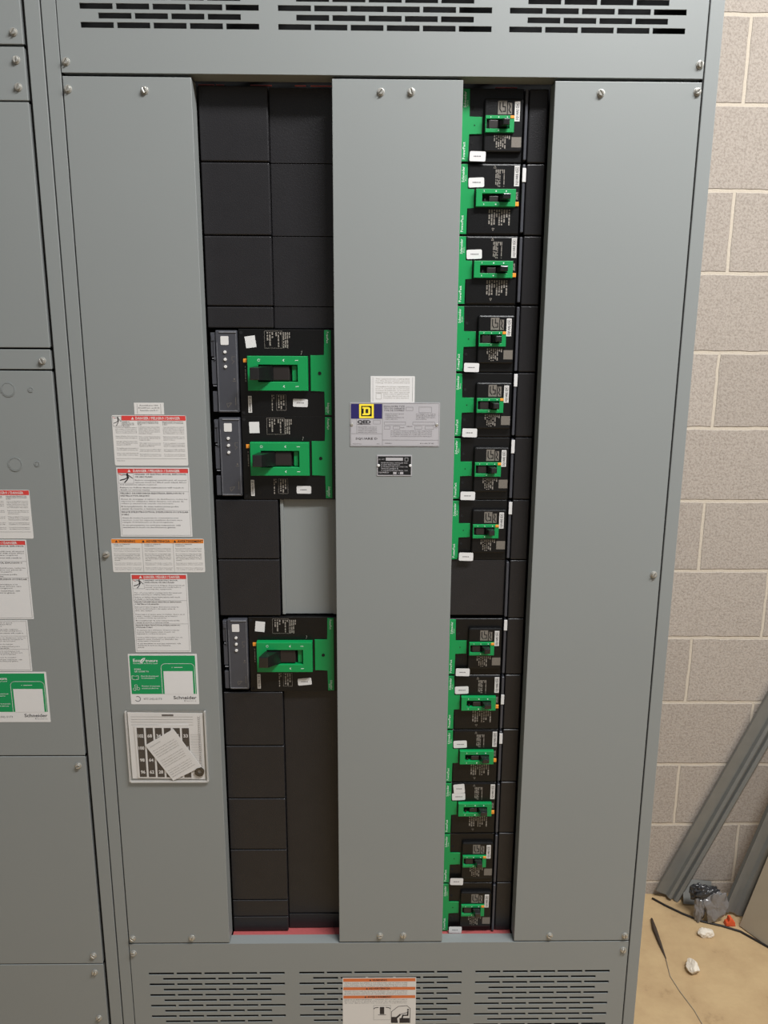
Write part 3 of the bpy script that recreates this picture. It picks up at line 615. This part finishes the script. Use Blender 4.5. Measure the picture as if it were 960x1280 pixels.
def warning_cols(x0, x1, z0, z1):
    t = plate('warning_sticker', x0, x1, z0, z1, 'wide sticker with orange header reading in three languages, beside a screw on the left cover', 'warning sticker', r=2.5)
    w = x1-x0; rects(t, 'header_band', 'orange', [(x0+.6, x1-.6, z1-8.2, z1-.8)])
    mb = MB(); H = Txt('header_text', M['ink'], t, -.62); tx = Txt('body_text', M['ink2'], t, -.5); tb = Txt('bold_text', M['ink'], t, -.5)
    for i, (s, off, ww) in enumerate((('WARNING', 14, 29), ('ADVERTENCIA', 7, 43), ('AVERTISSEMENT', 8, 47))):
        cx = x0+i*w/3; tri(mb, cx+off-4.5, z1-6.8, 4.8, -.62); H.add(s, cx+off, z1-6.7, 4.3, ww if i < 2 else 46, 0, .02)
        tb.para(['HAZARD OF OVERHEATED', 'CONNECTIONS', '', '', '', '', 'Do not remove compression lugs', 'from the mounting pad. Torque', 'connections to values shown on', 'the device label using a torque', 'wrench.'], cx+4, z1-11, 3.0, 1.7, w/3-9, .008)
        tx.para(['Read all labels before making any', 'electrical connections inside.', 'Use copper or aluminum wire.'], cx+4, z1-18.6, 2.8, 1.5, w/3-8)
        tx.para(['Retorque periodically as part of the', 'maintenance of this equipment.', '', 'Failure to follow these instructions', 'can result in injury or damage.'], cx+4, z1-46, 3.0, 1.6, w/3-7)
    mb.build('alert_triangle', M['ink'], t, flat=True)
    rects(t, 'rule', 'ink2', [(x0+w/3-.2, x0+w/3+.2, z0+1, z1-1), (x0+2*w/3-.2, x0+2*w/3+.2, z0+1, z1-1)])
warning_cols(-469.4, -303.8, 1282.6, 1345.2)
def green_sticker(x0, x1, z0, z1, label):
    t = plate('information_sticker', x0, x1, z0, z1, label, 'sticker', m='white', r=1.2, group='green phone stickers')
    rects(t, 'green_field', 'green_ink', [(x0+2.5, x1-3.6, z0+21, z1-3)])
    Y = -.62; ph = MB(); pts = rounded(x0+60, x1-5.6, z0+10, z1-19, 8, 6); pts = [p for p in pts if p[1] > z0+21.4]
    top = sorted(pts, key=lambda p: math.atan2(p[1]-(z0+25), p[0]-(x0+90)))
    ph.line([(x0+60, z0+21.5)]+top[::-1]+[(x1-5.6, z0+21.5)], .8, Y).quad(x0+84, x0+100, z1-27, z1-26, Y).disc(x0+80.5, z1-26.5, .7, Y, Y+.1, 8)
    ph.quad(x0+64, x1-9.4, z0+20.5, z1-34, Y)
    ph.build('phone_drawing', M['white'], t, flat=True)
    Txt('headline', M['white'], t, Y).add('Eco', x0+9, z1-15.5, 6.2, 14, 0, .02).add('truxure', x0+32, z1-15.5, 5.6, 22.5, 0, .02).add('Innovation At Every Level', x0+9, z1-19.6, 2.3, 45, 0, .015).add('SCAN', x0+10, z1-31.5, 3, 12, 0, .025).add('QR CODE TO', x0+10, z1-36, 3, 27, 0, .02)\
        .add('Find & download', x0+22, z1-45, 2.6, 32, 0, .015).add('documentation', x0+22, z1-49, 2.6, 26, 0, .015).add('Monitor & maintain', x0+22, z1-65, 2.6, 34, 0, .015).add('electrical devices', x0+22, z1-69.5, 2.6, 31, 0, .015)
    a = x0+27
    MB().poly([(a-5, z1-18), (a-3.5, z1-11), (a+1, z1-8), (a+5, z1-7.6), (a+3, z1-13), (a-1, z1-17.5)], Y-.05).build('leaf_mark', M['white'], t, flat=True)
    MB().line([(a-2.5, z1-16), (a+2.5, z1-9.5)], .9, Y-.1).build('leaf_vein', M['green_ink'], t, flat=True)
    b = MB(); bx, bz = x0+11, z1-47
    for s in (-1, 1): b.line([(bx, bz-4), (bx+s*6, bz-3), (bx+s*6, bz+4), (bx, bz+3)], .8, Y, True)
    bx, bz = x0+11.5, z1-67
    for cx, cz in ((bx-3, bz-3), (bx+4, bz-2), (bx, bz+3.5)):
        b.line([(cx+2.8*math.cos(i*1.05), cz+2.8*math.sin(i*1.05)) for i in range(6)], .8, Y, True)
    b.build('icon', M['white'], t, flat=True)
    g = MB(); cx, cz = x0+13, z0+11
    g.line([(cx+5*math.cos(math.radians(a)), cz+5*math.sin(math.radians(a))) for a in range(-150, 121, 18)], 1.1, -.5).build('headset_icon', M['ink2'], t, flat=True)
    Txt('phone_number', M['ink2'], t, -.5).add('877-342-5173', x0+24, z0+9, 4.0, 34)
    Txt('maker_name', M['ink'], t, -.5).add('Schneider', x0+80, z0+10.4, 6.6, 43, 0, .012).add('E l e c t r i c', x0+100, z0+5.4, 3.4, 22)
green_sticker(-454, -326.6, 1024, 1124.8, 'green and white phone sticker on the left cover, above the clear document pouch')
t = plate('information_sticker', -4.8, 71.2, 1589, 1634, 'white fine-print sticker directly above the silver nameplate', 'sticker', m='white', r=.8)
MB().line([(-1, 1591), (-1, 1632)], .4, -.5).line([(67.5, 1591), (67.5, 1632)], .4, -.5).build('border', M['ink2'], t, flat=True)
Txt('body_text', M['print'], t, -.5).para(['This equipment has a rating label', 'for the short circuit current', 'rating of this switchboard', '', 'Consultez la plaque signaletique', 'pour le courant de court-circuit', 'nominal du panneau, et la tension', 'maximale de cet appareil'], 4, 1628.5, 3.3, 2.0, 58).para(['Service entrance equipment when', 'the main disconnects are all', 'installed in this section'], 17, 1602.5, 3.2, 1.9, 44)
outline(t, 'certification_box', 'print', 4.5, 13.5, 1595, 1604.5, .4)
# silver nameplate
t = plate('nameplate', -40.4, 115.4, 1512.8, 1588.8, 'large silver data plate with navy and yellow emblem on the middle cover', 'nameplate', m='silver', y=-1.0, r=.8)
outline(t, 'plate_border', 'ink2', -39, 114, 1514.2, 1587.4, .4, -1.15)
rects(t, 'navy_block', 'navy', [(-38.8, 15.2, 1561, 1586.6)], -1.15)
rects(t, 'emblem_square', 'yellow', [(-24.6, 0.6, 1562, 1586.4)], -1.25)
MB().quad(-21.2, -2.8, 1565.2, 1583.2, -1.35).build('emblem_outline', M['void'], t, flat=True)
MB().poly([(-19, 1567.2), (-8, 1567.2), (-5.4, 1569.4), (-5.4, 1579), (-8, 1581.2), (-19, 1581.2), (-19, 1578.6), (-16.8, 1578.6), (-16.8, 1569.8), (-19, 1569.8)], -1.42).build('emblem_letter', M['yellow'], t, flat=True)
MB().quad(-13.6, -9, 1570.6, 1577.8, -1.5).build('emblem_counter', M['brown'], t, flat=True)
Txt('type_text', M['ink'], t, -1.15).add('QED', -27.6, 1552.8, 5.6, 23, 0, .05).add('SQUARE D', -31, 1524.6, 3.8, 38.5, 0, .012)
Txt('data_text', M['ink2'], t, -1.15).para(['THIS EQUIPMENT CONFORMS TO', 'UL 891 DEAD FRONT SWITCHBOARD', 'TABLERO DE DISTRIBUCION', 'PANNEAU DE COMMUTATION', ''], -27, 1545.6, 3.0, 1.8, 33).add('MADE IN USA', -36, 1516.3, 1.6, 15).add('REV', 6, 1516.3, 1.6, 5)\
    .para(['ENCLOSURE TYPE', 'TIPO DE GABINETE', 'TYPE DE COFFRET'], 18, 1581.4, 3.6, 2.5, 36, .012).para(['MAXIMUM SHORT CIRCUIT', 'CURRENT RATING', 'CORRIENTE NOMINAL DE', 'CORTO CIRCUITO'], 20, 1568.5, 3.0, 1.7, 33).para(['SUITABLE FOR USE AS', 'SERVICE EQUIPMENT', 'ACCEPTABLE COMO EQUIPO', 'DE ACOMETIDA'], 74, 1568.5, 3.0, 1.7, 34)\
    .para(['SHORT CIRCUIT RATING IS LIMITED TO THE LOWEST RATING', 'LA CAPACIDAD NOMINAL DE CORTO CIRCUITO SE LIMITA', 'LE COURANT NOMINAL DE COURT-CIRCUIT EST LIMITE', 'A LA MENOR CAPACIDAD DE LOS DISPOSITIVOS INSTALADOS'], 30, 1539, 3.1, 1.8, 72).add('NEMA', 58, 1547, 1.8, 10).add('PHASE', 47, 1545, 1.6, 7).add('VOLTS', 106, 1545, 1.6, 6).add('SERIES', 20, 1517.4, 1.7, 12).add('DATE', 82, 1517.4, 1.7, 24)
mb = MB()
for a, b, c, d in ((56.5, 68.5, 1575.2, 1581.2), (79, 101, 1572, 1581.5), (19, 56, 1550.5, 1555.5), (68.5, 107, 1550.5, 1555.5), (19, 29, 1543, 1548.3), (34.5, 46, 1543, 1548.3), (72, 84.5, 1543, 1548.3), (90, 105, 1543, 1548.3), (0, 12, 1551.8, 1558.5)): mb.line([(a, c), (b, c), (b, d), (a, d)], .35, -1.15, True)
mb.line([(15.8, 1587), (15.8, 1514.5)], .4, -1.15).line([(-39, 1535), (15.8, 1535)], .4, -1.15).line([(15.8, 1524), (114, 1524)], .4, -1.15).line([(-29, 1560), (-29, 1535)], .35, -1.15).quad(-28, -5, 1550.6, 1551.6, -1.15)
mb.build('data_grid', M['ink2'], t, flat=True)
for x in (-37.4, 110.6): MB().disc(x, 1551, 2.6, -2.4, -1, 16, .8).build('rivet', M['zinc'], t)
# small black plate
t = plate('nameplate', 6.6, 67.8, 1460.6, 1497.6, 'small black data plate with pale lettering below the silver nameplate', 'nameplate', m='silver', y=-1.0, r=.6)
rects(t, 'black_field', 'void', [(8, 66.4, 1462.2, 1495.4)], -1.1)
rects(t, 'blank_box', 'silver', [(22, 52, 1487.6, 1493), (35, 41, 1463.6, 1467.6), (47, 53, 1463.6, 1467.6)], -1.2)
Txt('lettering', M['silver'], t, -1.2).add('SE. RT.', 9.2, 1489, 2.2, 11).para(['WHEN PROPERLY INSTALLED AND', 'BONDED THIS SECTION IS', 'SUITABLE FOR USE ONLY AS', 'SERVICE EQUIPMENT IN', 'ACCORDANCE WITH ELECTRICAL CODE'], 13.5, 1482.6, 3.4, 2.1, 47, .01).add('SQUARE D', 9.6, 1465.4, 2.6, 18, 0, .02).add('X', 43, 1464.4, 2.4, 2.5)
outline(t, 'approval_mark', 'silver', 55.5, 61, 1486.8, 1492.5, .6, -1.2)
for x in (9.2, 65.2): MB().disc(x, 1479, 2.5, -2.3, -1, 16, .8).build('rivet', M['white'], t)
# bottom caution sticker
x0, x1, z1, z0 = -61.2, 90.6, 413.4, 245
t = plate('warning_sticker', x0, x1, z0, z1, 'tall pale sticker with three orange bands over the lower vent slots', 'warning sticker', r=1, y=-.35)
rects(t, 'orange_band', 'orange2', [(x0+1.5, x1-1.5, z1-9.4, z1-1.6), (x0+1.5, x1-1.5, z1-30, z1-23), (x0+1.5, x1-1.5, z1-50.5, z1-43.5)])
mb = MB(); H = Txt('header_text', M['ink'], t, -.62)
for i, (s, ww) in enumerate((('WARNING', 30), ('ADVERTENCIA', 44), ('AVERTISSEMENT', 50))):
    zz = z1-(7.8, 28.6, 49)[i]; H.add(s, 15, zz, 4.4, ww, 0, .02, 'C'); tri(mb, 15-ww/2-4, zz, 4.6, -.62)
mb.build('alert_triangle', M['ink'], t, flat=True)
Txt('body_text', M['ink2'], t, -.5).para(['TIPPING HAZARD: EQUIPMENT IS TOP HEAVY AND CAN TIP WHEN MOVED', 'Use extreme care during unloading, handling and moving.', 'Failure to follow these instructions can result in death or injury.'], x0+4, z1-14, 4, 2.3, 130).para(['PELIGRO DE VOLCADURA: EL EQUIPO ES PESADO EN LA PARTE SUPERIOR', 'Tenga mucho cuidado al descargar, manejar y mover.', 'El incumplimiento puede causar la muerte o lesiones.'], x0+4, z1-34, 3.6, 2.2, 130).para(["RISQUE DE RENVERSEMENT: L'APPAREIL EST LOURD DU HAUT", 'Procedez avec grand soin lors du dechargement.', 'Si ces directives ne sont pas respectees.'], x0+4, z1-55, 4, 2.3, 130)
outline(t, 'picture_frame', 'ink2', 3, 38, z1-104, z1-68, .4)
pc = MB().quad(16, 25, z1-90, z1-72, -.55).quad(12, 29, z1-92, z1-91, -.55)
for s in (-1, 1): pc.line([(20.5+s*(8+9*math.sin(a*.3)), z1-73+4*math.cos(a*.3)-4) for a in range(6)], 1.5, -.55)
pc.line([(40, z1-110), (40, z1-84), (54, z1-71), (72, z1-69), (79, z1-76), (79, z1-112)], 1.1, -.55).poly([(40, z1-112), (40, z1-97), (50, z1-97), (58, z1-89), (60, z1-92), (52, z1-101), (54, z1-112)], -.55).disc(74.5, z1-79, 2, -.6, -.5, 12).line([(74.5, z1-83), (74, z1-93), (64, z1-93), (62, z1-101)], 3, -.56).line([(74, z1-86), (60, z1-90)], 1.2, -.56).quad(57, 78, z1-112, z1-100, -.56)
pc.build('handling_pictogram', M['ink'], t, flat=True)
# neighbouring section's stickers (their right-hand parts are in view)
t1 = danger_columns(-735, -606.6, 1345, 1433.4, 'three-column danger sticker on the panel at the left edge, topmost there')
danger_tall(-747, -620.4, 1193, 1343, 'framed danger sticker cut by the left edge, below the three-column one', BL1, True, 4.6, 2.4)
danger_tall(-735, -632.6, 1091, 1191.2, 'white fine-print sticker without red header at the left edge', [([], BL1[0][1]+['', 'Turn off power before working inside equipment.', 'Always use a properly rated voltage sensing device.'], BL1[0][2]), ([], BL1[1][1]+['', 'Desenergice el equipo antes de trabajar.'], BL1[1][2]), ([], BL1[2][1]+['', "Coupez l'alimentation avant de travailler."], BL1[2][2])], False, 4.0, 2.0)
green_sticker(-735.5, -607.6, 988, 1089.4, 'green and white phone sticker cut off at the left edge of the photo')

# ------------------------------------------------------------------ document pouch with its papers
t = thing('document_pouch', (-391, -3, 863), 'clear vinyl pouch stuck under the green sticker, holding folded papers', 'pouch')
MB().prism(rounded(-466.5, -315, 863, 1013, 3), -.5, 0).build('back_sheet', M['clear'], t)
MB().prism(rounded(-466.5, -315, 863, 1013, 3), -6.2, -5.6).build('front_sheet', M['clear'], t)
mb = MB().box(-466.5, -463.5, -6, 0, 865, 1011, .8).box(-318, -315, -6, 0, 865, 1011, .8).box(-464, -317, -6, 0, 863, 866, .8)
mb.build('welded_edge', M['frost'], t)
o = MB().prism([(-461, 870), (-322, 868), (-321, 1006), (-462, 1008)], -1.4, -.8).build('paper_sheet', M['white'], org=(-391, -1, 869), label='ruled white circuit schedule sheet at the back of the clear pouch', category='paper')
mb = MB()
for i in range(4): mb.line([(-456, 999-i*5.5), (-340, 998.5-i*5.5)], .5, -1.5)
for i in range(26): mb.line([(-346, 962-i*3.4), (-326, 962-i*3.4)], .35, -1.5)
for x in (-331, -327): mb.line([(x, 1000), (x, 873)], .4, -1.5)
for i in range(30): mb.quad(-330, -328.4, 996-i*4, 997.8-i*4, -1.52)
mb.quad(-398, -376, 1000, 1004, -1.5)
mb.build('ruled_lines', M['ink2'], o, flat=True)
c = MB().prism([(-450, 872), (-347, 871), (-349, 984), (-451, 981)], -2.4, -1.8).build('number_card', M['white'], org=(-400, -2, 871), label='white card of black number strips inside the clear pouch', category='card')
mb = MB()
for i in range(6): xx = -446.5+i*17; mb.quad(xx, xx+13.4, 874-.3*i, 977-.2*i, -2.5)
mb.build('black_strips', M['ink'], c, flat=True)
nt = Txt('numbers', M['white'], c, -2.6)
for i, col in enumerate((('102', '100', '98', '96'), ('68', '66', '64', '62'), ('34', '32', '30', '28'), ('101', '99', '97', '95'), ('67', '65', '63', '61'), ('33', '31', '29', '27'))):
    for j, s in enumerate(col): nt.add(s, -446.5+i*17+6.7, 957-j*25.2, 6.5, 10.5 if len(s) > 2 else 8.5, 0, .03, 'C')
def rot_rect(cx, cz, w, h, a):
    c_, s_ = math.cos(a), math.sin(a); return [(cx+x*c_-z*s_, cz+x*s_+z*c_) for x, z in ((-w/2,-h/2), (w/2,-h/2), (w/2,h/2), (-w/2,h/2))]
la = .58
l = MB().prism([(-432, 941), (-377, 975), (-327.5, 896), (-383, 866.8)], -4.2, -3.4).build('paper_leaflet', M['white'], org=(-380, -3, 867), label='small tilted instruction slip lying across the number card in the pouch', category='paper')
lt = Txt('fine_print', M['ink2'], l, -4.3); an = math.atan2(975-941, -377+432)
ux, uz = math.cos(an), math.sin(an); vx, vz = uz, -ux
ll = ['INSTALLATION NOTES', '', 'Place the circuit numbers beside each', 'breaker as shown on the schedule sheet.', 'Remove the backing and press firmly on', 'a clean dry surface of the dead front.', '', 'Coloque los numeros de circuito al lado', 'de cada interruptor como se muestra en', 'la hoja de horario. Retire el respaldo', 'y presione firmemente sobre la placa.', '', 'Placez les numeros de circuit a cote de', 'chaque disjoncteur comme indique sur la', "feuille d'horaire. Retirez l'endos et", 'appuyez fermement sur une surface propre.']
for i, s in enumerate(ll):
    if s: lt.add(s, -432+ux*6+vx*(9+i*4.9), 941+uz*6+vz*(9+i*4.9), 2.0, 52*min(1, len(s)/40), an, .004)
g = MB(); 
for i in range(24):
    a0, a1 = 6.28318*i/24, 6.28318*(i+1)/24
    g.prism([(-332+r*math.cos(a), 885+r*math.sin(a)) for r, a in ((4, a0), (4, a1), (9, a1), (9, a0))], -5.2, -1.5)
g.build('rubber_ring', M['cord'], org=(-332, -3, 876), label='small black rubber ring in the lower right corner of the pouch', category='ring')
flush_texts()

# ------------------------------------------------------------------ things on the floor by the wall
def channel(name, profile, p0, p1, up, label, cat, m, group=None):
    """profile (u, v) outline in mm swept straight from p0 to p1"""
    p0, p1 = Vector(p0), Vector(p1); d = (p1-p0).normalized(); u = Vector(up).cross(d).normalized(); v = d.cross(u)
    mb = MB(); A = [mb.bm.verts.new((p0+u*a+v*b)/1000) for a, b in profile]; B = [mb.bm.verts.new((p1+u*a+v*b)/1000) for a, b in profile]; n = len(profile)
    for i in range(n): mb.bm.faces.new((A[i], A[(i+1)%n], B[(i+1)%n], B[i]))
    mb.bm.faces.new(A[::-1]); mb.bm.faces.new(B)
    t = dict(label=label, category=cat)
    if group: t['group'] = group
    return mb.build(name, M[m], None, org=tuple(p0), **t)
def shell(pts, th):                                        # open polyline -> closed outline
    P = [Vector(p) for p in pts]; off = []
    for i, p in enumerate(P):
        d = (P[min(i+1, len(P)-1)]-P[max(i-1, 0)]).normalized(); off.append(p+Vector((-d.y, d.x))*th)
    return [tuple(p) for p in P]+[tuple(p) for p in off[::-1]]
prof1 = shell([(-40, 8), (-40, 0), (-5, 0), (-3, -11), (4, -16), (11, -12), (13, -2), (16, -2), (18, -13), (26, -19), (34, -13), (37, 0)], 1.6)
channel('steel_channel', prof1, (920, 732, 12), (1716, 738, 1900), (0, 1, 0), 'long ribbed grey steel channel leaning on the block wall nearest the switchboard', 'channel', 'galv', 'leaning channels')
prof2 = shell([(-36, -14), (-36, 0), (-14, 0), (-8, 8), (8, 8), (14, 0), (34, 0), (34, -14)], 1.8)
channel('steel_channel', prof2, (1086, 648, 14), (1500, 702, 1350), (0, 1, 0), 'grey steel channel leaning on the wall between the bag and the tan board', 'channel', 'galv', 'leaning channels')
bm_ = MB(); lo = [(1090, 612), (1106, 622), (1200, 452), (1184, 442)]; dx, dy, hz = 250, 30, 900
A = [bm_.bm.verts.new((x/1000, y/1000, .004)) for x, y in lo]; B = [bm_.bm.verts.new(((x+dx)/1000, (y+dy)/1000, hz/1000)) for x, y in lo]
bm_.bm.faces.new(A); bm_.bm.faces.new(B[::-1])
for k in range(4): bm_.bm.faces.new((A[k], B[k], B[(k+1)%4], A[(k+1)%4]))
bm_.build('leaning_board', M['board'], org=(1145, 530, 0), label='tan board leaning at the right edge of the photo', category='board')
channel('metal_offcut', [(-46, 0), (46, 0), (46, 2), (-46, 2)], (1004, 700, 3), (1010, 738, 62), (0, 1, 0), 'short grey metal offcut behind the bag beside the ribbed channel foot', 'offcut', 'galv')
# black cord along the floor
mb = MB(); cp = [(872, 730), (900, 700), (940, 664), (985, 632), (1040, 612), (1083, 590), (1135, 530), (1200, 440), (1290, 330)]; sm = []
for i in range(len(cp)-1):
    for k in range(4): f = k/4; sm.append((cp[i][0]*(1-f)+cp[i+1][0]*f, cp[i][1]*(1-f)+cp[i+1][1]*f, 3.2))
mb.tube(sm, 3.2, 8).build('black_cord', M['cord'], smooth=True, org=(1000, 630, 0), label='thin black cord curving along the floor in front of the leaning steel', category='cord')
# crumpled bag
def crumple(name, c, s, seed, m, amp, tags, sub=4, fac=False, freq=1.2, facets=0):
    """closed crumpled lump: folded by planes through it, so it shows creases and flat facets"""
    rnd = random.Random(seed); bm = bmesh.new(); bmesh.ops.create_icosphere(bm, subdivisions=sub, radius=1)
    pl = [(Vector((rnd.gauss(0,1), rnd.gauss(0,1), rnd.gauss(0,1))).normalized(), rnd.uniform(.55, .95)) for _ in range(facets)]
    for v in bm.verts:
        n_ = v.co.normalized(); r = 1.0
        for p, d in pl:
            q = n_.dot(p)
            if q > .05: r = min(r, d/q)
        r *= 1+amp*(abs(noise.noise(n_*freq+Vector((seed, 0, 0))))*1.6-.35)+amp*.35*(abs(noise.noise(n_*freq*2.7+Vector((0, seed, 0))))-.3)
        v.co = n_*r; v.co = Vector((v.co.x*s[0], v.co.y*s[1], max(-s[2]*.8, v.co.z*s[2])))
    zmin = min(v.co.z for v in bm.verts)
    bmesh.ops.translate(bm, vec=Vector((c[0], c[1], c[2]-zmin)), verts=bm.verts)
    bmesh.ops.scale(bm, vec=(.001, .001, .001), verts=bm.verts)
    mb = MB(); mb.bm.free(); mb.bm = bm
    return mb.build(name, m, tags.pop('parent', None), smooth=not fac, **tags)
bg = thing('plastic_bag', (1005, 640, 0), 'crumpled grey and black plastic bag on the floor between the leaning channels', 'bag')
crumple('bag_film', (1020, 632, 1), (44, 26, 70), 3, M['bag'], .22, dict(parent=bg), 5, True, 1.5, 22)
crumple('dark_film', (986, 646, 62), (48, 22, 36), 8, M['bagdark'], .3, dict(parent=bg), 5, True, 1.9, 16)
crumple('bag_fold', (982, 640, 2), (24, 18, 58), 5, M['bag'], .3, dict(parent=bg), 4, True, 1.8, 12)
mb = MB().prism([(1050, 1), (1080, 1), (1077, 14), (1070, 17), (1068, 26), (1060, 28), (1058, 15), (1052, 12)], 612, 628, 2)
mb.build('plastic_clip', M['orange_r'], org=(1074, 640, 0), label='small bright orange plastic piece on the floor beside the bag', category='debris')
crumple('plaster_chunk', (975, 578, 0), (23, 19, 13), 1, M['chunk'], .15, dict(org=(975, 578, 0), label='smaller white chunk on the floor just in front of the black cord', category='debris', group='chunks on the floor'), 4, True, 1.5, 9)
crumple('plaster_chunk', (885, 448, 0), (20, 28, 17), 6, M['chunk'], .15, dict(org=(885, 448, 0), label='white and tan chunk on the floor nearer the camera than the other', category='debris', group='chunks on the floor'), 4, True, 1.5, 9)
MB().tube([(838, 640, 6), (832, 600, 7), (828, 540, 5), (826, 490, 2.5)], [3, 6.5, 4.5, 1], 8).build('dark_stick', M['stick'], smooth=True, org=(832, 570, 0), label='thin dark brown stick lying on the floor beside the switchboard', category='stick')
MB().tube([(826, 495, 1.6), (815, 430, 1.4), (822, 380, 1.4), (836, 320, 1.4), (842, 250, 1.4), (835, 180, 1.4)], 1.2, 6).build('thin_wire', M['board'], smooth=True, org=(826, 350, 0), label='thin tan wire trailing on the floor from the dark stick', category='wire')
